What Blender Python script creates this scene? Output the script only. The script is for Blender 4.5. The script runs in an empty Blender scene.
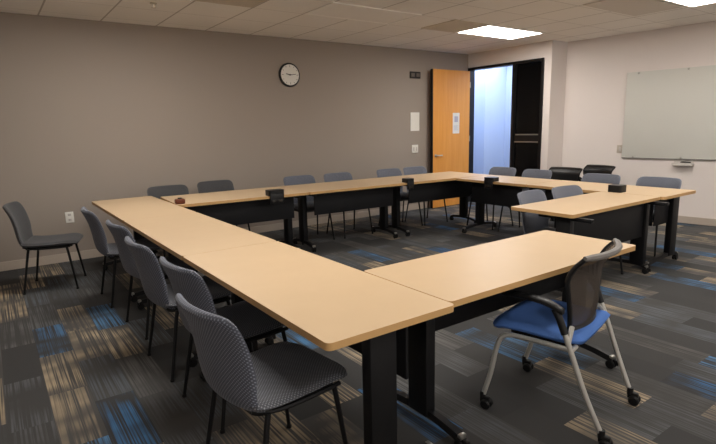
import bpy, bmesh, math, random
from mathutils import Vector, Matrix
random.seed(4)
sc = bpy.context.scene
COL = sc.collection
rad = math.radians

# ------------------------------------------------------------ materials
def srgb(r, g, b):
    f = lambda c: (c/255/12.92) if c/255 <= .04045 else ((c/255+.055)/1.055)**2.4
    return (f(r), f(g), f(b), 1)

class NT:
    def __init__(s, name):
        s.m = bpy.data.materials.new(name); s.m.use_nodes = True
        s.t = s.m.node_tree; s.b = s.t.nodes['Principled BSDF']
    def n(s, typ, **kw):
        x = s.t.nodes.new(typ)
        for k, v in kw.items(): setattr(x, k, v)
        return x
    def l(s, a, b): s.t.links.new(a, b)
    def math(s, op, a, b=None, c=None):
        x = s.n('ShaderNodeMath', operation=op)
        for i, v in enumerate((a, b, c)):
            if v is None: continue
            if isinstance(v, (int, float)): x.inputs[i].default_value = v
            else: s.l(v, x.inputs[i])
        return x.outputs[0]
    def mix(s, f, a, b):
        x = s.n('ShaderNodeMix', data_type='RGBA')
        for k, v in ((0, f), (6, a), (7, b)):
            if isinstance(v, (int, float, tuple)): x.inputs[k].default_value = v
            else: s.l(v, x.inputs[k])
        return x.outputs[2]
    def base(s, c, rough=.6, metal=0.0, spec=.5):
        if isinstance(c, tuple): s.b.inputs['Base Color'].default_value = c
        else: s.l(c, s.b.inputs['Base Color'])
        s.b.inputs['Roughness'].default_value = rough
        s.b.inputs['Metallic'].default_value = metal
        s.b.inputs['Specular IOR Level'].default_value = spec
        return s.m
    def noise(s, scale, detail=3, vec=None, rough=.5):
        x = s.n('ShaderNodeTexNoise'); x.inputs['Scale'].default_value = scale
        x.inputs['Detail'].default_value = detail; x.inputs['Roughness'].default_value = rough
        if vec is None:
            vec = s.n('ShaderNodeTexCoord').outputs['Object']
        s.l(vec, x.inputs['Vector'])
        return x.outputs[0]

def mat_noise(name, c1, c2, scale, rough=.7, metal=0, spec=.3, detail=4, bump=0):
    t = NT(name); f = t.noise(scale, detail)
    m = t.base(t.mix(f, c1, c2), rough, metal, spec)
    if bump:
        b = t.n('ShaderNodeBump'); b.inputs['Strength'].default_value = bump; b.inputs['Distance'].default_value = .002
        t.l(f, b.inputs['Height']); t.l(b.outputs[0], t.b.inputs['Normal'])
    return m

M = {}
M['greywall'] = mat_noise('grey_wall_paint', srgb(152,141,132), srgb(160,149,139), 260, .85, bump=.25)
M['white'] = mat_noise('white_wall_paint', srgb(220,211,206), srgb(226,217,212), 200, .85, bump=.15)
M['base'] = mat_noise('baseboard_vinyl', srgb(178,165,152), srgb(186,173,160), 30, .6)
M['laminate'] = mat_noise('maple_laminate', srgb(193,167,133), srgb(199,173,140), 6, .42, spec=.35)
M['edge'] = mat_noise('laminate_edge_band', srgb(196,156,104), srgb(204,163,111), 20, .5)
M['black'] = mat_noise('black_powder_coat', srgb(15,15,17), srgb(20,20,22), 60, .5)
M['panel'] = mat_noise('charcoal_panel', srgb(14,14,17), srgb(19,19,22), 40, .6)
M['plastic'] = mat_noise('black_plastic', srgb(20,20,21), srgb(27,27,28), 50, .42)
M['silver'] = mat_noise('silver_painted_tube', srgb(176,174,168), srgb(190,188,182), 30, .38, metal=.35)
M['chrome'] = mat_noise('brushed_steel', srgb(170,168,162), srgb(190,188,182), 80, .3, metal=.9)
M['wood'] = None
M['paper'] = mat_noise('white_paper', srgb(225,222,215), srgb(232,229,222), 20, .8)
M['frame'] = mat_noise('black_door_frame', srgb(16,15,16), srgb(22,21,22), 30, .4)
M['glassboard'] = mat_noise('pale_green_glass', srgb(202,201,194), srgb(206,205,198), 2, .5, spec=.25)
M['tray'] = mat_noise('tray_plastic', srgb(196,190,184), srgb(204,198,192), 40, .5)
M['ink'] = mat_noise('dark_plate', srgb(40,36,33), srgb(50,46,42), 40, .5)
M['vent'] = mat_noise('brown_vent_metal', srgb(204,192,174), srgb(212,200,182), 40, .7)
M['brown'] = mat_noise('brown_plastic', srgb(88,44,26), srgb(104,54,32), 40, .5)
M['caster'] = mat_noise('black_rubber', srgb(14,14,15), srgb(22,22,23), 50, .5)
M['armgrey'] = mat_noise('grey_plastic', srgb(110,106,102), srgb(122,118,114), 50, .45)
M['corridor'] = mat_noise('corridor_paint', srgb(190,204,230), srgb(195,209,234), 2, .8)

def wood():
    t = NT('honey_maple_veneer')
    tc = t.n('ShaderNodeTexCoord'); mp = t.n('ShaderNodeMapping'); mp.inputs['Scale'].default_value = (18, 18, 1.2)
    t.l(tc.outputs['Object'], mp.inputs[0])
    f = t.noise(1.6, 5, mp.outputs[0])
    return t.base(t.mix(f, srgb(216,142,56), srgb(236,168,84)), .4, 0, .35)
M['wood'] = wood()

def fabric(name, c1, c2, c3, k=135):
    t = NT(name); uv = t.n('ShaderNodeTexCoord').outputs['UV']
    s = t.n('ShaderNodeSeparateXYZ'); t.l(uv, s.inputs[0])
    a = t.math('SINE', t.math('MULTIPLY', s.outputs[0], k*math.pi)); b = t.math('SINE', t.math('MULTIPLY', s.outputs[1], k*math.pi))
    p = t.math('MULTIPLY', a, b)
    f = t.math('SMOOTH_MAX', t.math('SUBTRACT', p, .15), 0, .2)
    f = t.math('MULTIPLY', f, 1.3); f.node.use_clamp = True
    n = t.noise(120, 2)
    c = t.mix(f, t.mix(n, c1, c2), c3)
    m = t.base(c, .9, 0, .15)
    t.b.inputs['Sheen Weight'].default_value = .15
    bp = t.n('ShaderNodeBump'); bp.inputs['Strength'].default_value = .3; bp.inputs['Distance'].default_value = .002
    t.l(f, bp.inputs['Height']); t.l(bp.outputs[0], t.b.inputs['Normal'])
    return m
M['fabric'] = fabric('grey_dotted_fabric', srgb(76,79,88), srgb(90,93,104), srgb(144,149,162))
M['fabric_dark'] = fabric('dark_grey_fabric', srgb(60,60,62), srgb(70,70,72), srgb(96,96,98))
M['fabric_seat'] = fabric('charcoal_seat_fabric', srgb(66,67,72), srgb(78,79,85), srgb(130,132,138))
M['blue'] = mat_noise('blue_seat_fabric', srgb(78,116,186), srgb(92,130,200), 240, .9, spec=.1, bump=.4)

def mesh_fabric():
    t = NT('black_see_through_mesh')
    m = t.base(t.mix(t.noise(300, 2), srgb(70,62,56), srgb(88,80,73)), .7, 0, .2)
    tr = t.n('ShaderNodeBsdfTransparent'); mx = t.n('ShaderNodeMixShader'); mx.inputs[0].default_value = .36
    out = t.t.nodes['Material Output']
    t.l(t.b.outputs[0], mx.inputs[1]); t.l(tr.outputs[0], mx.inputs[2]); t.l(mx.outputs[0], out.inputs[0])
    return m
M['mesh'] = mesh_fabric()

def dark_glass():
    t = NT('tinted_glass')
    m = t.base(srgb(8,8,10), .08, 0, .5)
    tr = t.n('ShaderNodeBsdfTransparent'); tr.inputs[0].default_value = (.25,.25,.28,1)
    mx = t.n('ShaderNodeMixShader'); mx.inputs[0].default_value = .5
    out = t.t.nodes['Material Output']
    t.l(t.b.outputs[0], mx.inputs[1]); t.l(tr.outputs[0], mx.inputs[2]); t.l(mx.outputs[0], out.inputs[0])
    return m
M['glass'] = dark_glass()

def emis(name, c, s):
    t = NT(name); t.base((.8,.8,.8,1), .5)
    t.b.inputs['Emission Color'].default_value = c; t.b.inputs['Emission Strength'].default_value = s
    return t.m
LIGHT = 11.0
M['lit'] = emis('lit_diffuser', (1.0,.95,.885,1), LIGHT)
M['corr_lit'] = emis('corridor_lamp', (.82,.89,1.0,1), 3.4)
M['off'] = mat_noise('unlit_diffuser', srgb(243,238,231), srgb(247,242,235), 90, .5)

def ceiling_mat():
    t = NT('ceiling_tiles')
    g = t.n('ShaderNodeNewGeometry').outputs['Position']
    s = t.n('ShaderNodeSeparateXYZ'); t.l(g, s.inputs[0])
    def line(o, off):
        v = t.math('FRACT', t.math('DIVIDE', t.math('ADD', o, off), .606))
        d = t.math('ABSOLUTE', t.math('SUBTRACT', v, .5))     # .5 at grid line
        return t.math('GREATER_THAN', d, .5-.022), v
    lx, vx = line(s.outputs[0], 0.0); ly, vy = line(s.outputs[1], 6.06*2-5.19+.04*0)
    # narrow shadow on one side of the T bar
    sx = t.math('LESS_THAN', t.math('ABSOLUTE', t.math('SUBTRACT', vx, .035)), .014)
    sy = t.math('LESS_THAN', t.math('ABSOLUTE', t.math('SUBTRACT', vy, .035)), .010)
    n = t.noise(60, 6, g, .7); n2 = t.noise(.8, 2, g)
    # each tile a slightly different tone
    fx = t.math('FLOOR', t.math('DIVIDE', s.outputs[0], .606)); fy = t.math('FLOOR', t.math('DIVIDE', t.math('ADD', s.outputs[1], 6.06*2-5.19), .606))
    cb = t.n('ShaderNodeCombineXYZ'); t.l(fx, cb.inputs[0]); t.l(fy, cb.inputs[1])
    wn = t.n('ShaderNodeTexWhiteNoise'); t.l(cb.outputs[0], wn.inputs['Vector'])
    c = t.mix(n, srgb(240,235,228), srgb(247,242,235))
    c = t.mix(t.math('MULTIPLY', wn.outputs['Value'], .35), c, srgb(232,226,218))
    c = t.mix(t.math('MAXIMUM', lx, ly), c, srgb(243,238,231))
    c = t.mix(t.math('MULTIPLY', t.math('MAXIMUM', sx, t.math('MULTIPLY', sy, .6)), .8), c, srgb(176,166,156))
    m = t.base(c, .9, 0, .1)
    return m
M['ceiling'] = ceiling_mat()

def carpet():
    t = NT('plank_carpet')
    g = t.n('ShaderNodeNewGeometry').outputs['Position']
    s = t.n('ShaderNodeSeparateXYZ'); t.l(g, s.inputs[0])
    W, L = .2, .62
    cx = t.math('FLOOR', t.math('DIVIDE', t.math('ADD', s.outputs[0], 20.09), W))
    w1 = t.n('ShaderNodeTexWhiteNoise', noise_dimensions='1D'); t.l(t.math('ADD', cx, 40.0), w1.inputs['W'])
    yy = t.math('ADD', t.math('DIVIDE', s.outputs[1], L), t.math('MULTIPLY', w1.outputs['Value'], 7.3))
    cy = t.math('FLOOR', yy); fy = t.math('FRACT', yy)
    fx = t.math('FRACT', t.math('DIVIDE', t.math('ADD', s.outputs[0], 20.09), W))
    cb = t.n('ShaderNodeCombineXYZ'); t.l(cx, cb.inputs[0]); t.l(cy, cb.inputs[1]); cb.inputs[2].default_value = 5.0
    w2 = t.n('ShaderNodeTexWhiteNoise', noise_dimensions='3D'); t.l(cb.outputs[0], w2.inputs['Vector'])
    sel = w2.outputs['Value']; sc3 = t.n('ShaderNodeSeparateColor'); t.l(w2.outputs['Color'], sc3.inputs[0])
    r1, r2 = sc3.outputs[0], sc3.outputs[1]
    # fine lengthwise stripes
    sv = t.n('ShaderNodeCombineXYZ'); t.l(s.outputs[0], sv.inputs[0]); t.l(t.math('MULTIPLY', s.outputs[1], .012), sv.inputs[1]); t.l(t.math('MULTIPLY', sel, 31.0), sv.inputs[2])
    st = t.noise(105, 1, sv.outputs[0], .4)
    stripe = t.math('MULTIPLY', t.math('SUBTRACT', st, .42), 6.0); stripe.node.use_clamp = True
    # soft patches inside a plank (colour fades in and out)
    pv = t.n('ShaderNodeCombineXYZ'); t.l(t.math('MULTIPLY', s.outputs[0], .6), pv.inputs[0]); t.l(s.outputs[1], pv.inputs[1]); t.l(t.math('MULTIPLY', sel, 17.0), pv.inputs[2])
    patch = t.noise(3.2, 2, pv.outputs[0], .5)
    patch = t.math('MULTIPLY', t.math('SUBTRACT', patch, .34), 3.4); patch.node.use_clamp = True
    # edge mask: coloured block does not reach the plank's long edges evenly
    em = t.math('LESS_THAN', t.math('ABSOLUTE', t.math('SUBTRACT', fx, .5)), .49)
    col = t.math('MULTIPLY', t.math('MULTIPLY', stripe, patch), em)
    beige = t.math('MULTIPLY', t.math('GREATER_THAN', sel, .73), t.math('MULTIPLY', col, .8))
    blue = t.math('MULTIPLY', t.math('LESS_THAN', sel, .085), col)
    grey = t.math('MULTIPLY', t.math('MULTIPLY', t.math('GREATER_THAN', sel, .3), t.math('LESS_THAN', sel, .73)), t.math('MULTIPLY', col, .42))
    fine = t.noise(400, 2, g)
    base = t.mix(t.math('MULTIPLY', r1, 1.0), srgb(68,68,68), srgb(92,90,88))
    base = t.mix(t.math('MULTIPLY', fine, .5), base, srgb(48,48,49))
    c = t.mix(beige, base, t.mix(r2, srgb(172,154,128), srgb(196,176,146)))
    c = t.mix(blue, c, t.mix(r2, srgb(58,102,148), srgb(88,128,166)))
    c = t.mix(grey, c, t.mix(r2, srgb(130,126,120), srgb(110,122,134)))
    m = t.base(c, .95, 0, .08)
    b = t.n('ShaderNodeBump'); b.inputs['Strength'].default_value = .5; b.inputs['Distance'].default_value = .003
    t.l(fine, b.inputs['Height']); t.l(b.outputs[0], t.b.inputs['Normal'])
    return m
M['carpet'] = carpet()

# ------------------------------------------------------------ mesh helpers
class MB:
    def __init__(s): s.bm = bmesh.new()
    def box(s, x0, x1, y0, y1, z0, z1, bev=0, seg=2, mat=None):
        r = bmesh.ops.create_cube(s.bm, size=1)
        vs = r['verts']
        for v in vs:
            v.co = Vector((x0+(v.co.x+.5)*(x1-x0), y0+(v.co.y+.5)*(y1-y0), z0+(v.co.z+.5)*(z1-z0)))
        if bev:
            es = list({e for v in vs for e in v.link_edges})
            bmesh.ops.bevel(s.bm, geom=es, offset=bev, segments=seg, affect='EDGES', profile=.5)
        return s
    def slab(s, x0, x1, y0, y1, z0, z1, r=.03, seg=5):
        """plate with rounded vertical corners"""
        pts = []
        for cx, cy, a0 in ((x1-r, y1-r, 0), (x0+r, y1-r, 90), (x0+r, y0+r, 180), (x1-r, y0+r, 270)):
            for i in range(seg+1):
                a = rad(a0+90*i/seg); pts.append((cx+r*math.cos(a), cy+r*math.sin(a)))
        return s.prism(pts, z0, z1)
    def prism(s, pts, z0, z1):
        b = [s.bm.verts.new((x, y, z0)) for x, y in pts]; t = [s.bm.verts.new((x, y, z1)) for x, y in pts]
        n = len(pts)
        s.bm.faces.new(b[::-1]); s.bm.faces.new(t)
        for i in range(n): s.bm.faces.new((b[i], b[(i+1) % n], t[(i+1) % n], t[i]))
        return s
    def tube(s, pts, r, n=10, cap=True):
        pts = [Vector(p) for p in pts]; rings = []
        rs = r if isinstance(r, (list, tuple)) else [r]*len(pts)
        ref = None
        for i, p in enumerate(pts):
            a = (pts[i]-pts[i-1]).normalized() if i else (pts[1]-pts[0]).normalized()
            b = (pts[i+1]-pts[i]).normalized() if i < len(pts)-1 else a
            d = (a+b).normalized()
            if ref is None:
                ref = Vector((0,0,1)) if abs(d.z) < .9 else Vector((1,0,0))
            u = d.cross(ref).normalized(); v = u.cross(d).normalized(); ref = v
            rings.append([s.bm.verts.new(p+(u*math.cos(2*math.pi*k/n)+v*math.sin(2*math.pi*k/n))*rs[i]) for k in range(n)])
        for A, B in zip(rings, rings[1:]):
            for k in range(n): s.bm.faces.new((A[k], A[(k+1) % n], B[(k+1) % n], B[k]))
        if cap: s.bm.faces.new(rings[0][::-1]); s.bm.faces.new(rings[-1])
        return s
    def disc(s, c, axis, r, h, n=20, bev=0):
        c = Vector(c); ax = Vector(axis).normalized()
        prof = [(0, r)] if not bev else [(0, r-bev), (bev, r)]
        prof += [(h, r)] if not bev else [(h-bev, r), (h, r-bev)]
        s.tube([c+ax*a for a, _ in prof], [b for _, b in prof], n)
        return s
    def build(s, name, mat, parent=None, smooth=True, mw=None):
        bmesh.ops.recalc_face_normals(s.bm, faces=s.bm.faces[:])
        me = bpy.data.meshes.new(name); s.bm.to_mesh(me); s.bm.free()
        for m in (mat if isinstance(mat, (list, tuple)) else [mat]): me.materials.append(m)
        if smooth:
            for p in me.polygons: p.use_smooth = True
            me.set_sharp_from_angle(angle=rad(40))
        o = bpy.data.objects.new(name, me); COL.objects.link(o)
        if parent: o.parent = parent
        return o

def smooth_path(pts, k=6):
    """Catmull-Rom through points"""
    P = [Vector(p) for p in pts]; P = [P[0]*2-P[1]]+P+[P[-1]*2-P[-2]]; out = []
    for i in range(1, len(P)-2):
        for j in range(k):
            t = j/k; a, b, c, d = P[i-1:i+3]
            out.append(.5*((2*b)+(c-a)*t+(2*a-5*b+4*c-d)*t*t+(3*b-a-3*c+d)*t**3))
    out.append(P[-2]); return out

def shell(name, prof, wfun, thick, cup, mat, parent=None, m=14, edge=.012):
    """padded curved panel: prof = centreline in x,z ; width by position; edges cupped; closed, with UVs in metres"""
    P = smooth_path([(x, 0, z) for x, z in prof], 6); n = len(P)
    L = [0]
    for a, b in zip(P, P[1:]): L.append(L[-1]+(b-a).length)
    bm = bmesh.new(); uvl = bm.loops.layers.uv.new('UVMap'); sides = []; UV = {}
    for sgn in (1, -1):
        grid = []
        for i, p in enumerate(P):
            t = (P[min(i+1, n-1)]-P[max(i-1, 0)]).normalized(); nor = Vector((-t.z, 0, t.x))   # up/front side
            u = L[i]/L[-1]; w = wfun(u); row = []
            for j in range(m+1):
                q = -math.cos(math.pi*j/m); q = .6*q+.4*(2*j/m-1)
                fall = (1-min(1, abs(q))**6)**.5
                ef = min(1, (min(u, 1-u)*L[-1]/edge+.02))**.5
                th = thick/2*fall*ef
                co = p+Vector((0, q*w/2, 0))+nor*(cup*abs(q)**2.2*math.sin(math.pi*min(1, .35+u*.65)) )+nor*(sgn*th)
                v = bm.verts.new(co); UV[v] = (q*w/2+.5, L[i]); row.append(v)
            grid.append(row)
        sides.append(grid)
        for i in range(n-1):
            for j in range(m):
                bm.faces.new((grid[i][j], grid[i][j+1], grid[i+1][j+1], grid[i+1][j]))
    A, B = sides
    for i in range(n-1):
        for j in (0, m): bm.faces.new((A[i][j], A[i+1][j], B[i+1][j], B[i][j]))
    for i in (0, n-1):
        for j in range(m): bm.faces.new((A[i][j], A[i][j+1], B[i][j+1], B[i][j]))
    bmesh.ops.recalc_face_normals(bm, faces=bm.faces[:])
    for f in bm.faces:
        for l in f.loops: l[uvl].uv = UV[l.vert]
        f.smooth = True
    me = bpy.data.meshes.new(name); bm.to_mesh(me); bm.free(); me.materials.append(mat)
    o = bpy.data.objects.new(name, me); COL.objects.link(o)
    if parent: o.parent = parent
    return o

def tag(o, label, cat, group=None):
    o['label'] = label; o['category'] = cat
    if group: o['group'] = group
    return o
def empty(name, loc=(0,0,0), rz=0):
    o = bpy.data.objects.new(name, None); COL.objects.link(o); o.location = loc; o.rotation_euler = (0,0,rad(rz)); o.empty_display_size = .1
    return o
def copy_tree(o, parent=None):
    c = o.copy(); COL.objects.link(c); c.parent = parent
    for ch in [x for x in bpy.data.objects if x.parent == o]: copy_tree(ch, c)
    return c
def struct(o): o['kind'] = 'structure'; return o

# ------------------------------------------------------------ the room
YW, XD, XW, ZC = 6.646, 7.308, 7.958, 2.703
XN, YN = -2.6, -2.4
SLOPE = 6.7
def rwall(y): return 7.71+(4.93-y)*math.tan(rad(SLOPE))      # the whiteboard wall runs slightly off square
DY0, DY1, SY0, ZT = 6.60, 5.66, 5.10, 2.43        # door opening y range, side light to SY0
JY = 4.93
struct(MB().box(XN-.1, 9.0, YN-.1, YW+.1, -.1, 0).build('floor', M['carpet'], smooth=False))
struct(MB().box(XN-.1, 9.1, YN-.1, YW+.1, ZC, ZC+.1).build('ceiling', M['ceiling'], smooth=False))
struct(MB().box(XN-.1, XD+.12, YW, YW+.12, 0, ZC).build('wall_left', M['greywall'], smooth=False))
w = MB(); w.box(XD, XD+.12, JY, SY0-.04, 0, ZC); w.box(XD, XD+.12, SY0-.04, YW, ZT+.03, ZC); w.box(XD, XD+.12, DY0+.045, YW, 0, ZT+.03); w.box(XD+.12, 7.71+.12, JY, JY+.12, 0, ZC)
struct(w.build('wall_far', M['white'], smooth=False))
wr = struct(MB().box(0, .12, -7.6, 0, 0, ZC).build('wall_right', M['white'], smooth=False)); wr.location = (7.71, JY, 0); wr.rotation_euler = (0,0,rad(SLOPE))
struct(MB().box(XN-.12, XN, YN, YW, 0, ZC).build('wall_near', M['white'], smooth=False))
g = MB(); g.box(XN, 9.0, YN-.12, YN, 0, .8); g.box(XN, 9.0, YN-.12, YN, 2.62, ZC); g.box(XN, -2.0, YN-.12, YN, .8, 2.62); g.box(8.0, 9.0, YN-.12, YN, .8, 2.62); g.box(2.9, 3.1, YN-.12, YN, .8, 2.62)  # unseen wall; openings added so world light fills the room and ceiling
struct(g.build('wall_behind', M['white'], smooth=False))
struct(MB().box(XN, XD, YW-.012, YW, 0, .1, .003).build('baseboard_left', M['base'], smooth=False))
b = MB().box(-.012, 0, -7.4, 0, 0, .1, .003); b = struct(b.build('baseboard_right', M['base'], smooth=False)); b.location = (7.71, JY, 0); b.rotation_euler = (0,0,rad(SLOPE))
b = MB(); b.box(XD, 7.70, JY-.012, JY, 0, .1, .003); b.box(XD-.012, XD, JY, SY0-.05, 0, .1, .003)
struct(b.build('baseboard_far', M['base'], smooth=False))
# corridor beyond the doorway
cor = MB(); cor.box(XD+.12, 9.1, YW+.1, 9.0, -.1, 0)
struct(cor.build('floor', M['carpet'], smooth=False))
cor = MB(); cor.box(9.0, 9.1, JY+.12, 9.0, 0, ZC); cor.box(XD+.12, 9.1, 9.0, 9.1, 0, ZC); cor.box(7.83, 9.0, JY, JY+.12, 0, ZC); cor.box(XD+.1, XD+.12, YW+.12, 9.0, 0, ZC)
cor.box(8.35, 9.0, 7.13, 9.0, 0, ZC)
struct(cor.build('wall_corridor', M['corridor'], smooth=False))
struct(MB().box(XD+.12, 9.1, YW+.1, 9.1, ZC, ZC+.1).build('ceiling', M['white'], smooth=False))
# door frame
f = MB()
f.box(XD-.02, XD+.13, DY0, DY0+.035, 0, ZT+.03, .004); f.box(XD-.02, XD+.13, SY0-.045, SY0, 0, ZT+.03, .004)
f.box(XD-.02, XD+.13, SY0, DY0, ZT-.015, ZT+.03, .004); f.box(XD-.015, XD+.125, DY1-.045, DY1, 0, ZT-.015, .004)
struct(f.build('trim_1', M['frame'], smooth=False))
# side light with dark glass, blind behind and a bar
wn = struct(MB().box(XD+.03, XD+.05, SY0, DY1-.045, .12, ZT-.015).build('window_1', M['glass'], smooth=False))
g = MB()
for i in range(9):
    y = SY0+.03+i*.055
    g.box(XD+.075, XD+.085, y, y+.045, .12, ZT-.02)
g.box(XD+.095, XD+.10, SY0, DY1-.045, .02, ZT-.02)
g.build('vertical_blind', M['frame'], wn, False)
g = MB(); g.box(XD+.01, XD+.07, SY0, DY1-.045, 1.14, 1.28, .004); g.box(XD+.01, XD+.07, SY0, DY1-.045, 0, .12, .004)
for y in (SY0, DY1-.065): g.box(XD+.01, XD+.07, y, y+.02, 0.1, ZT-.015)
g.build('window_frame', M['frame'], wn, False)
g = MB(); g.box(XD+.004, XD+.012, SY0+.03, DY1-.09, 1.255, 1.272); g.box(XD+.004, XD+.012, SY0+.03, DY1-.07, 1.135, 1.152)
g.build('metal_strip', M['chrome'], wn, False)
# open wooden door lying along the grey wall
d = struct(MB().box(-.93, 0, -.022, .022, .01, 2.39, .003).build('door_1', M['wood'], smooth=False))
d.location = (XD-.10, 6.53, 0); d.rotation_euler = (0,0,rad(1.0))
h = MB(); h.disc((-.865, -.022, .93), (0,-1,0), .027, .012, 18, .002); h.tube(smooth_path([(-.865,-.03,.93), (-.865,-.062,.93), (-.84,-.07,.93), (-.74,-.066,.93)], 4), .010, 10)
h.build('door_handle', M['chrome'], d)
h = MB(); h.box(-.934, -.929, -.016, .016, .80, 1.04, .001); h.build('lock_plate', M['chrome'], d)
h = MB(); h.box(-.945, -.929, -.024, .024, .01, 2.39, .002); h.build('door_edge', M['frame'], d)
for z in (.25, 1.2, 2.15): MB().tube([(.006,-.024,z-.05), (.006,-.024,z+.05)], .008, 8).build('hinge', M['chrome'], d)
t = MB().box(-.44, -.27, -.0245, -.0225, 1.30, 1.66).build('paper_notice', M['paper'], smooth=False)
t.matrix_world = Matrix.Translation((XD-.10, 6.53, 0)) @ Matrix.Rotation(rad(1.0), 4, 'Z')
tag(t, 'white paper notice taped on the open wooden door', 'notice')
txt = MB()
for i in range(5): txt.box(-.42, -.30-.02*(i % 2), -.0252, -.0246, 1.36+i*.018, 1.366+i*.018)
pm = mat_noise('faint_print', srgb(176,172,186), srgb(186,182,194), 30)
txt.build('printed_text', pm, t, False)
MB().box(-.40,-.31,-.0252,-.0246,1.50,1.60).build('printed_picture', pm, t, False)

# ------------------------------------------------------------ tables
def make_leg(parent, x, y, half, foot0, foot1, foot_axis='y', colw=.13, cold=.06):
    """column + foot along the depth of the table"""
    g = MB()
    # column (wide side faces the end of the table), with a crossbar under the top
    g.box(x-cold/2, x+cold/2, y-colw/2, y+colw/2, .075, .70, .006)
    g.box(x-.022, x+.022, y-half+.06, y+half-.06, .675, .706, .004)
    # foot: low arched bar
    pts = smooth_path([(x, y+foot0, .062), (x, y+foot0*.5, .085), (x, y, .092), (x, y+foot1*.5, .085), (x, y+foot1, .062)], 4)
    for k in range(len(pts)-1):
        pass
    ring = []
    for p in pts:
        ring.append([g.bm.verts.new(p+Vector((dx, 0, dz))) for dx, dz in ((-.024, -.016), (.024, -.016), (.018, .016), (-.018, .016))])
    for A, B in zip(ring, ring[1:]):
        for k in range(4): g.bm.faces.new((A[k], A[(k+1) % 4], B[(k+1) % 4], B[k]))
    g.bm.faces.new(ring[0]); g.bm.faces.new(ring[-1])
    leg = g.build('leg', M['black'], parent)
    for yy in (foot0, foot1):
        s = 1 if yy > 0 else -1
        c = MB()
        c.disc((x-.022, y+yy-.012*s, .027), (1,0,0), .027, .016, 18, .004)
        c.disc((x+.006, y+yy-.012*s, .027), (1,0,0), .027, .016, 18, .004)
        c.box(x-.010, x+.010, y+yy-.035, y+yy+.012, .03, .062, .003)
        c.build('caster', M['caster'], leg)
        e = MB(); e.box(x-.02, x+.02, y+yy-.008*s-.012, y+yy-.008*s+.012, .058, .082, .005); e.build('foot_cap', M['chrome'], leg)
    return leg

def make_table(name_label, group, cx, cy, rz, Lx, D, leg_off=0.0, panel_off=0.0, panel_bottom=.42, inset=.12, T=.028, legin=(None, None), foot=None):
    """local x along the length, y across; origin on the floor at the middle"""
    r = empty('training_table', (cx, cy, 0), rz); tag(r, name_label, 'table', group)
    h = D/2
    top = MB(); top.slab(-Lx/2+.001, Lx/2-.001, -h+.001, h-.001, .74-T, .74, .022); bm = top.bm
    o = top.build('tabletop', [M['laminate'], M['edge'], M['black']], r, False)
    for p in o.data.polygons:
        p.material_index = 0 if p.normal.z > .5 else (2 if p.normal.z < -.5 else 1)
    xl = -Lx/2+(legin[0] or inset); xr = Lx/2-(legin[1] or inset)
    fr = MB(); fr.box(xl, xr, leg_off-.03, leg_off+.03, .655, .71, .004)
    fr.box(xl-.04, xr+.04, -h+.07, -h+.10, .69, .7115); fr.box(xl-.04, xr+.04, h-.10, h-.07, .69, .7115)
    fr.build('frame', M['black'], r)
    f0, f1 = -(foot or h-.03)-leg_off, (foot or h-.03)-leg_off
    make_leg(r, xl, leg_off, h, f0, f1); make_leg(r, xr, leg_off, h, f0, f1)
    p = MB(); p.box(xl+.03, xr-.03, panel_off-.008, panel_off+.008, panel_bottom, .70, .004)
    for x in (xl+.25, xr-.25): p.box(x-.015, x+.015, min(panel_off, leg_off), max(panel_off, leg_off)+.01, .66, .685)
    p.build('modesty_panel', M['panel'], r)
    return r

G_L = 'tables in the long left row'
lab = ['wood-topped table nearest the camera, first of the long left row', 'middle wood-topped table of the long left row', 'farthest wood-topped table of the left row, by the grey wall']
for i in range(3):
    y0, y1 = 1.362+i*1.563, 1.362+(i+1)*1.563
    # rotated 90: local x -> world y ; local y -> world -x
    make_table(lab[i], G_L, (.838+1.449)/2, (y0+y1)/2, 90, y1-y0, .611, -.125 if i else 0, -.17, .40, inset=.12 if i else .115)
G_B = 'tables along the grey wall'
ang = -3.2; d0 = Vector((1.455, 5.06)); ux = Vector((math.cos(rad(ang)), math.sin(rad(ang)))); uy = Vector((-ux.y, ux.x)); DB = .82
cuts = [0, 1.45, 2.86, 4.33]
lab = ['wood-topped table along the grey wall, joining the left row', 'middle wood-topped table along the grey wall', 'wood-topped table at the corner in front of the open wooden door']
for i in range(3):
    a, bb = cuts[i], cuts[i+1]
    c = d0+ux*(a+bb)/2+uy*(DB/2)
    make_table(lab[i], G_B, c.x, c.y, ang, bb-a-.002, DB, 0, -.25, .44, inset=.10, foot=.27)
G_F = 'tables along the doorway wall'
lab = ['wood-topped table of the far row in front of the whiteboard wall', 'wood-topped table of the far row in front of the doorway']
XF, XG = 5.085, 5.785
for i in range(2):
    y0, y1 = ((2.17, 3.70), (3.70, 4.82))[i]
    tf = make_table(lab[i], G_F, (XF+XG)/2, (y0+y1)/2, 90, y1-y0-.003, XG-XF, -.16 if i == 0 else 0, .2, .42, inset=.13)
    if i == 0: far_first = tf
make_table('separate short wood-topped table jutting inward from the right end of the far row', 'single tables closing the ring', (3.62+XF-.003)/2, 2.495, 0, XF-3.62-.006, .59, -.17, -.2, .36, inset=.10)
make_table('separate wood-topped table in the foreground with the blue chair at it', 'single tables closing the ring', (1.452+2.98)/2, 1.70, 0, 2.98-1.452, .605, 0, 0.04, .44, inset=.12)

g = MB(); g.box(-.62, -.612, -.14, .20, .42, .70, .002); g.build('end_bracket', M['panel'], far_first)
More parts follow.
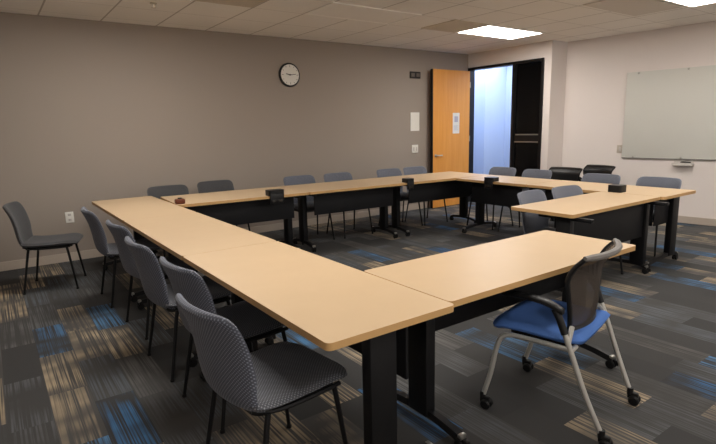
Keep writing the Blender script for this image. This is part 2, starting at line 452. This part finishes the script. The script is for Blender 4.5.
# black clamp-on boxes on the inner edges of the tables
def clamp(x, y, rz, label, w=.15, hgt=.05, mat='plastic', small=False):
    r = empty('power_box', (x, y, 0), rz); tag(r, label, 'power box', 'clamp-on boxes on the table edges')
    g = MB()
    g.slab(-w/2, w/2, -.03, .10, .7405, .7405+hgt, .025); g.build('housing', M[mat], r)
    if not small:
        g = MB(); g.box(-w/2+.01, w/2-.01, -.032, -.012, .655, .76, .006); g.build('bracket', M[mat], r)
        g = MB(); g.box(-w/2+.03, -w/2+.075, -.0345, -.0315, .67, .70, .001); g.box(w/2-.075, w/2-.03, -.0345, -.0315, .67, .70, .001); g.build('socket', M['ink'], r)
    return r
p = d0+ux*1.04; clamp(p.x, p.y, ang, 'black clamp-on power box on the first table along the grey wall', w=.18, hgt=.06)
p = d0+ux*2.88; clamp(p.x, p.y, ang, 'black clamp-on power box on the corner table along the grey wall', w=.12)
clamp(XF, 4.24, -90, 'black clamp-on power box on the far row in front of the doorway')
clamp(XF+.035, 2.66, -90, 'black clamp-on power box on the far row nearest the whiteboard', hgt=.07, w=.14, small=True)
r = empty('edge_clip', (1.50, 5.13, 0), ang); tag(r, 'small dark brown clip at the corner where left row meets grey-wall row', 'clip')
g = MB(); g.box(-.045, .045, -.03, .05, .7405, .79, .012); g.build('clip_body', M['brown'], r)
g = MB(); g.disc((0,.01,.79), (0,0,1), .02, .012, 14, .003); g.build('knob', M['ink'], r)

# ------------------------------------------------------------ stacking chairs
def make_chair(fab=None, seatfab=None, name='stacking_chair'):
    fab = fab or M['fabric']; seatfab = seatfab or M['fabric_seat']
    r = empty(name)
    def wseat(u):
        w = .475
        if u > .82: q = (u-.82)/.18; w = .475*(1-.30*q**2.5)
        if u < .12: w = .475*(1-.10*(1-u/.12)**2)
        return w
    shell('seat', [(-.215,.452), (-.10,.438), (.05,.440), (.17,.448), (.235,.436), (.25,.425)], wseat, .042, .012, seatfab, r)
    def wback(u):
        w = .40+.07*min(1, u/.4)
        if u > .84: q = min(1, (u-.84)/.16); w -= .13*(1-(1-q**2.6)**.5)
        return w
    shell('backrest', [(-.195,.425), (-.232,.46), (-.25,.53), (-.262,.62), (-.285,.72), (-.318,.80), (-.330,.825)], wback, .034, -.0, fab, r).name
    for o in list(bpy.data.objects):
        if o.parent == r and o.name.startswith('backrest'):
            for v in o.data.vertices: v.co.x += .9*(v.co.y**2)         # cup the back around the sitter
    pan = MB(); pan.slab(-.19, .20, -.185, .185, .402, .424, .05); pan.build('seat_pan', M['plastic'], r)
    fr = MB()
    for s in (-1, 1): fr.tube(smooth_path([(-.20,.17*s,.43), (-.10,.20*s,.412), (.10,.205*s,.410), (.19,.205*s,.414)], 4), .010, 8)
    fr.tube([(-.15,-.198,.408), (-.15,.198,.408)], .009, 8); fr.tube([(.15,-.203,.408), (.15,.203,.408)], .009, 8)
    fr.build('seat_frame', M['black'], r)
    for s in (-1, 1):
        for xa, xb in ((.16,.215), (-.15,-.225)):
            l = MB(); l.tube([(xa,.203*s,.416), (xa+(xb-xa)*.15,.206*s,.37), (xb,.232*s,.012)], [.0115,.0115,.0095], 9)
            lg = l.build('leg', M['black'], r)
            MB().disc((xb,.232*s,0), (0,0,1), .013, .016, 12, .002).build('glide', M['caster'], lg)
    return r

# canonical chair faces +x, origin on the floor under the seat
proto = make_chair(); used = [False]
def chair(x, y, rz, label, group, src=None):
    if src is None and not used[0]: o = proto; used[0] = True
    else: o = copy_tree(src or proto)
    o.location = (x, y, 0); o.rotation_euler = (0,0,rad(rz)); tag(o, label, 'chair', group); return o
GL = 'grey chairs pushed up to the long left row'
chair(.85, 1.825, 6, 'grey dotted fabric chair nearest the camera, at the near end of the left row', GL)
chair(.965, 2.49, 5, 'grey fabric chair at the left row, second from the camera', GL)
chair(.935, 3.16, 2, 'grey fabric chair at the left row, third from the camera', GL)
chair(.965, 3.92, 4, 'grey fabric chair at the left row, fourth from the camera', GL)
chair(.92, 4.80, 0, 'grey fabric chair at the left row farthest from the camera', GL)
# the lone chair
lone = make_chair(M['fabric_dark'], M['fabric_dark'])
lone.location = (.40, 5.65, 0); lone.rotation_euler = (0,0,rad(-16))
tag(lone, 'dark grey chair standing alone against the grey wall, turned sideways at far left', 'chair')
GB = 'grey chairs along the grey wall'
dark = lone
yb = lambda x, dd=0: 5.06+DB-(x-1.455)*.056+dd
bl = ['leftmost dark grey chair behind the tables along the grey wall', 'dark grey chair along the grey wall, second from its left end', 'grey chair along the grey wall, third from its left end',
      'grey chair along the grey wall, fourth from its left end', 'grey chair along the grey wall, second nearest the wooden door', 'grey chair along the grey wall nearest the wooden door']
for i, (x, y, rz) in enumerate([(1.67,5.90,-90), (2.30,6.02,-88), (3.35,5.77,-92), (3.95,5.72,-90), (4.84,5.68,-90), (5.34,5.66,-90)]):
    chair(x, y, rz, bl[i], GB, dark if i < 2 else None)
GF = 'grey chairs behind the far row'
fl = ['grey chair behind the far row in front of the bright doorway', 'grey chair behind the far row in front of the dark glass panel', 'grey fabric chair in front of the two black mesh chairs', 'grey chair behind the far row, nearest the whiteboard']
for i, (x, y, rz) in enumerate([(5.79,4.81,180), (5.76,4.22,178), (5.70,3.27,182), (5.72,2.63,180)]):
    chair(x, y, rz, fl[i], GF)
GI = 'grey chairs inside the ring'
chair(4.08, 2.62, -84, 'grey chair inside the ring at the jutting right table, on its left', GI)
chair(4.58, 2.60, -93, 'grey chair inside the ring at the jutting right table, on its right', GI)

# ------------------------------------------------------------ mesh back nesting chairs on casters
def make_office(seat_mat, leg_mat, low=0.0, mesh='mesh', rail='armgrey'):
    r = empty('mesh_office_chair')
    def ws(u):
        w = .48
        if u > .75: w = .48*(1-.22*((u-.75)/.25)**2.4)
        if u < .2: w = .48*(1-.12*((.2-u)/.2)**2)
        return w
    shell('seat', [(-.19,.46), (-.08,.452), (.08,.458), (.19,.456), (.245,.435), (.255,.42)], ws, .062, .010, seat_mat, r)
    pan = MB(); pan.slab(-.15, .19, -.18, .18, .408, .428, .05); pan.build('seat_pan', M['plastic'], r)
    # mesh back
    prof = [(-.15,.49), (-.165,.56), (-.170,.66), (-.175,.74), (-.20,.800-low*.6), (-.245,.852-low)]
    def wb(u):
        w = .36+.11*min(1, u/.6)
        return w
    bk = shell('backrest', prof, wb, .008, 0, M[mesh], r)
    for v in bk.data.vertices: v.co.x += 1.2*(v.co.y**2)
    P = smooth_path([(x, 0, z) for x, z in prof], 6); n = len(P)
    def edge(s):
        out = []
        for i, p in enumerate(P):
            w = wb(i/(n-1))/2*.98; out.append((p.x+1.2*w*w, s*w, p.z))
        return out
    fr = MB(); e1, e2 = edge(1), edge(-1)
    fr.tube(e1, .0115, 8); fr.tube(e2, .0115, 8)
    top = [(P[-1].x+1.2*y*y, y, P[-1].z+.004) for y in [(-.5+k/12)*.47*.98 for k in range(13)]]
    bot = [(P[0].x+1.2*y*y, y, P[0].z) for y in [(-.5+k/12)*.36*.98 for k in range(13)]]
    fr.tube(bot, .013, 8)
    fr.build('back_frame', M['plastic'], r)
    tp = MB(); tp.tube(top, [.012]+[.016]*11+[.012], 8); tp.build('top_rail', M[rail], r)
    for s in (-1, 1):
        # rear leg runs up past the seat and carries the arm
        lg = MB(); lg.tube(smooth_path([(-.30,.245*s,.062), (-.225,.262*s,.24), (-.155,.268*s,.43), (-.115,.268*s,.53)], 5), .0125, 10)
        lg.tube([(-.155,.268*s,.43), (-.155,.20*s,.43)], .012, 8)
        L = lg.build('leg', leg_mat, r)
        up = MB(); up.tube(smooth_path([(-.125,.268*s,.505), (-.10,.270*s,.57), (-.075,.270*s,.615)], 4), .017, 10); up.build('arm_post', M['plastic'], r)
        ar = MB()
        pts = smooth_path([(-.115,.270*s,.610), (-.04,.272*s,.640), (.07,.272*s,.650), (.18,.262*s,.640)], 5); ring = []
        for k, p in enumerate(pts):
            u = k/(len(pts)-1); w = .024*(1-.35*abs(2*u-1)**3)
            ring.append([ar.bm.verts.new(p+Vector((0, a*w, b*.012))) for a, b in ((-1,-.6), (-.8,-1), (.8,-1), (1,-.6), (1,.5), (.7,1), (-.7,1), (-1,.5))])
        for A, B in zip(ring, ring[1:]):
            for k in range(8): ar.bm.faces.new((A[k], A[(k+1) % 8], B[(k+1) % 8], B[k]))
        ar.bm.faces.new(ring[0]); ar.bm.faces.new(ring[-1])
        ar.build('armrest', M['plastic'], r)
        fl_ = MB(); fl_.tube(smooth_path([(.275,.262*s,.062), (.235,.262*s,.20), (.205,.255*s,.36), (.17,.245*s,.415), (.08,.24*s,.425), (-.14,.255*s,.43)], 5), .0125, 10)
        F = fl_.build('leg', leg_mat, r)
        for par, x, y in ((L, -.30, .245*s), (F, .275, .262*s)):
            c = MB(); c.disc((x-.022, y-.027, .026), (0,1,0), .026, .020, 18, .005); c.disc((x-.022, y+.007, .026), (0,1,0), .026, .020, 18, .005)
            c.box(x-.040, x+.012, y-.012, y+.012, .030, .066, .006); c.tube([(x, y, .05), (x, y, .088)], .016, 10)
            c.build('caster', M['caster'], par)
        br = MB(); br.tube([(-.13,.19*s,.515), (-.14,.262*s,.46)], .012, 8); br.build('back_bracket', leg_mat, r)
    return r
oc = make_office(M['blue'], M['silver'])
oc.location = (2.25, 1.415, 0); oc.rotation_euler = (0,0,rad(103))
tag(oc, 'office chair with blue seat, black mesh back and silver legs on casters', 'chair')
ob = make_office(M['plastic'], M['plastic'], .05, 'plastic', 'ink')
ob.location = (6.43, 4.14, 0); ob.rotation_euler = (0,0,rad(185)); tag(ob, 'black mesh office chair just behind the far row, between two grey chairs', 'chair', 'black mesh chairs')
o2 = copy_tree(ob); o2.location = (7.05, 4.02, 0); o2.rotation_euler = (0,0,rad(172)); tag(o2, 'black mesh office chair behind the far row, the one standing farther back', 'chair', 'black mesh chairs')

# ------------------------------------------------------------ on the grey wall
r = empty('wall_clock', (3.61, YW, 2.20)); tag(r, 'round wall clock with black rim and pale face on the grey wall', 'clock')
g = MB(); g.disc((0,0,0), (0,-1,0), .165, .035, 48, .008); g.build('rim', M['plastic'], r)
g = MB(); g.disc((0,-.034,0), (0,-1,0), .142, .004, 48); g.build('face', mat_noise('clock_face', srgb(222,218,210), srgb(230,226,218), 20, .4), r)
g = MB()
for k in range(12):
    a = rad(30*k); L = .026 if k % 3 == 0 else .016; c, s_ = math.sin(a), math.cos(a)
    g.tube([(c*.130,-.039,s_*.130), (c*(.130-L),-.039,s_*(.130-L))], .003, 6)
g.build('hour_marks', M['ink'], r)
MB().tube([(-.02,-.043,-.003),(.09,-.043,.010)], .004, 6).build('minute_hand', M['ink'], r)
MB().tube([(.015,-.041,.0),(-.062,-.041,.012)], .005, 6).build('hour_hand', M['ink'], r)
MB().disc((0,-.038,0),(0,-1,0),.010,.008,14).build('hub', M['ink'], r)

r = empty('wall_sensor', (6.0, YW, 2.29)); tag(r, 'small dark rectangular plate high on the grey wall near the door', 'wall plate')
MB().box(-.115,.115,-.022,0,-.055,.055,.006).build('plate', M['ink'], r)
g = MB(); g.box(-.095,-.02,-.0245,-.0215,-.03,.03,.002); g.box(.02,.095,-.0245,-.0215,-.03,.03,.002); g.build('grille', mat_noise('grille_grey', srgb(96,88,80), srgb(110,100,92), 60), r)
r = empty('posted_sheet', (6.0, YW, 1.52)); tag(r, 'white sheet posted on the grey wall above the light switch', 'sign')
MB().box(-.10,.10,-.006,0,-.155,.155,.001).build('sheet', M['paper'], r, False)
def plate(name, x, z, w, h, label, cat, kind):
    r = empty(name, (x, YW, z)); tag(r, label, cat)
    MB().box(-w/2,w/2,-.007,0,-h/2,h/2,.003).build('cover_plate', M['paper'], r)
    if kind == 'switch':
        for s in (-1, 1): MB().box(s*.032-.016,s*.032+.016,-.012,-.006,-.032,.032,.003).build('rocker', M['tray'], r)
    else:
        for s in (-1, 1):
            g = MB(); g.box(-.017,.017,-.010,-.006,s*.03-.014,s*.03+.014,.003); k = g.build('socket', M['tray'], r)
            [MB().box(a-.0015,a+.0015,-.0108,-.0098,s*.03-.006,s*.03+.006).build('slot', M['ink'], k, False) for a in (-.0065,.0065)]
plate('light_switch', 6.0, 1.06, .14, .14, 'white light switch plate on the grey wall beside the wooden door', 'light switch', 'switch')
plate('wall_outlet', .68, .51, .085, .125, 'white power outlet low on the grey wall behind the lone chair', 'outlet', 'outlet')

# ------------------------------------------------------------ whiteboard wall
r = empty('glass_whiteboard', (rwall(2.78), 2.78, 1.525), SLOPE); tag(r, 'large pale green frameless glass whiteboard on the right wall', 'whiteboard')
MB().box(-.026,-.018,-1.22,1.22,-.62,.62,.002).build('glass_panel', M['glassboard'], r)
for y in (-1.05, -.35, .43, 1.06):
    for z in (-.605, .60):
        MB().disc((0,y,z),(-1,0,0),.014,.036,14,.002).build('standoff', M['chrome'], r)
MB().box(-.0275,-.017,-1.22,1.22,-.628,-.619).build('bottom_rail', M['armgrey'], r)
r = empty('marker_tray', (rwall(3.17), 3.17, .845), SLOPE); tag(r, 'small pale marker tray on the wall below the glass whiteboard', 'tray')
MB().box(-.10,0,-.125,.125,-.03,-.008,.005).build('tray_base', M['tray'], r)
g = MB(); g.box(-.10,-.092,-.125,.125,-.012,.012,.002); g.box(-.004,0,-.125,.125,-.03,.05,.001); g.build('tray_lip', M['tray'], r)
e = empty('board_eraser', (rwall(3.13)-.05, 3.13, .8375), SLOPE); tag(e, 'dark board eraser lying in the marker tray', 'eraser')
MB().box(-.025,.025,-.06,.06,.014,.034,.005).build('grip', M['ink'], e); MB().box(-.024,.024,-.058,.058,0,.014,.003).build('felt_pad', M['armgrey'], e)
r = empty('wall_switch', (rwall(4.03), 4.03, 1.03), SLOPE); tag(r, 'small beige switch plate on the right wall left of the whiteboard', 'light switch')
MB().box(-.008,0,-.045,.045,-.06,.06,.003).build('cover_plate', mat_noise('beige_plate', srgb(184,172,158), srgb(194,182,168), 40), r)
MB().box(-.013,-.007,-.017,.017,-.033,.033,.003).build('rocker', M['tray'], r)

# ------------------------------------------------------------ ceiling fixtures
def troffer(x0, y0, label, lit=True, x1=None, group='lit ceiling light panels', mat=None):
    x1 = x1 or x0+1.21; y1 = y0+.606
    r = empty('ceiling_light', ((x0+x1)/2, (y0+y1)/2, ZC)); tag(r, label, 'ceiling light', group)
    a, b_ = (x1-x0)/2, (y1-y0)/2
    g = MB(); w = .035
    g.box(-a,a,-b_,-b_+w,-.012,0); g.box(-a,a,b_-w,b_,-.012,0); g.box(-a,-a+w,-b_+w,b_-w,-.012,0); g.box(a-w,a,-b_+w,b_-w,-.012,0)
    g.build('frame', M['off'], r, False)
    MB().box(-a+w,a-w,-b_+w,b_-w,-.008,-.002).build('diffuser', mat or (M['lit'] if lit else M['off']), r, False)
    return r
troffer(5.40, 4.575, 'lit rectangular ceiling light panel in front of the doorway')
troffer(5.45, 2.15, 'lit rectangular ceiling light panel at the top right edge near the whiteboard')
troffer(3.03, 4.575, 'unlit rectangular ceiling light panel, pale and flat', False, group='unlit ceiling light panels')
# the same fixtures continue over the part of the room behind the camera's view, plus one added to brighten the left
troffer(3.03, 1.54, 'lit rectangular ceiling light panel above the ring of tables')
troffer(.60, 2.15, 'lit rectangular ceiling light panel above the long left row')
troffer(.60, -.9, 'lit rectangular ceiling light panel behind the camera')
troffer(.60, 4.575, 'added unseen ceiling light panel above the far end of the left row')  # out-of-view panel added to brighten the left wall
troffer(5.45, -.9, 'lit rectangular ceiling light panel at the near right')
def vent(x0, y0, label, w=.606, group='ceiling vents', mat='vent'):
    r = empty('ceiling_vent', (x0+w/2, y0+.303, ZC)); tag(r, label, 'vent', group)
    a, b_ = w/2, .303
    g = MB(); e = .02
    g.box(-a,a,-b_,-b_+e,-.010,0); g.box(-a,a,b_-e,b_,-.010,0); g.box(-a,-a+e,-b_,b_,-.010,0); g.box(a-e,a,-b_,b_,-.010,0)
    g.build('frame', M[mat], r, False)
    g = MB(); n = 17
    for k in range(n):
        y = -b_+e+(k+.5)*(2*b_-2*e)/n; g.box(-a+e,a-e,y-.009,y+.009,-.008,-.003)
    g.build('grille', M[mat], r, False)
    MB().box(-a+e,a-e,-b_+e,b_-e,-.0025,-.0005).build('backing', M[mat], r, False)
vent(4.79, 4.575, 'brown grille ceiling vent beside the lit ceiling light')
vent(1.81, 4.575, 'brown grille ceiling vent at the top edge, left of the unlit light panel')
r = empty('air_diffuser', (6.0, 3.05, ZC)); tag(r, 'plain flat square panel vent in the ceiling between the two lit lights', 'vent')
MB().box(-.56,.56,-.27,.27,-.012,-.004,.003).build('panel', mat_noise('diffuser_panel', srgb(214,206,196), srgb(220,212,202), 40), r, False)
r = empty('sprinkler_head', (1.52, 5.51, ZC)); tag(r, 'small sprinkler head hanging from the ceiling tiles', 'sprinkler')
MB().disc((0,0,0),(0,0,-1),.035,.008,20,.002).build('escutcheon', M['vent'], r); g = MB(); g.tube([(0,0,-.006),(0,0,-.04)],.010,10); g.disc((0,0,-.04),(0,0,-1),.022,.004,16); g.build('head', M['vent'], r)
# lamp in the corridor
r = empty('corridor_light', (8.2, 6.9, ZC)); tag(r, 'bright light panel on the corridor ceiling beyond the doorway', 'ceiling light')
MB().box(-.6,.6,-1.6,1.6,-.012,-.002).build('diffuser', M['corr_lit'], r, False)

# ------------------------------------------------------------ world, camera
wd = bpy.data.worlds.new('world'); sc.world = wd; wd.use_nodes = True
wd.node_tree.nodes['Background'].inputs[0].default_value = (1.0,.93,.86,1); wd.node_tree.nodes['Background'].inputs[1].default_value = .75
F, YAW, PIT, ROL, H = 510.825, .621, -.183, -.024, 1.447
fw = Vector((math.sin(YAW)*math.cos(PIT), math.cos(YAW)*math.cos(PIT), math.sin(PIT)))
rr = Vector((math.cos(YAW), -math.sin(YAW), 0)); uu = rr.cross(fw)
R = rr*math.cos(ROL)+uu*math.sin(ROL); U = -rr*math.sin(ROL)+uu*math.cos(ROL)
cam = bpy.data.cameras.new('camera'); co = bpy.data.objects.new('camera', cam); COL.objects.link(co)
cam.sensor_width = 36; cam.lens = F*36/716; cam.clip_start = .02
mw = Matrix((R, U, -fw)).transposed().to_4x4(); mw.translation = (0,0,H); co.matrix_world = mw
sc.camera = co
sc.view_settings.view_transform = 'Standard'; sc.view_settings.look = 'None'
sc.view_settings.exposure = .86; sc.view_settings.gamma = 1.0
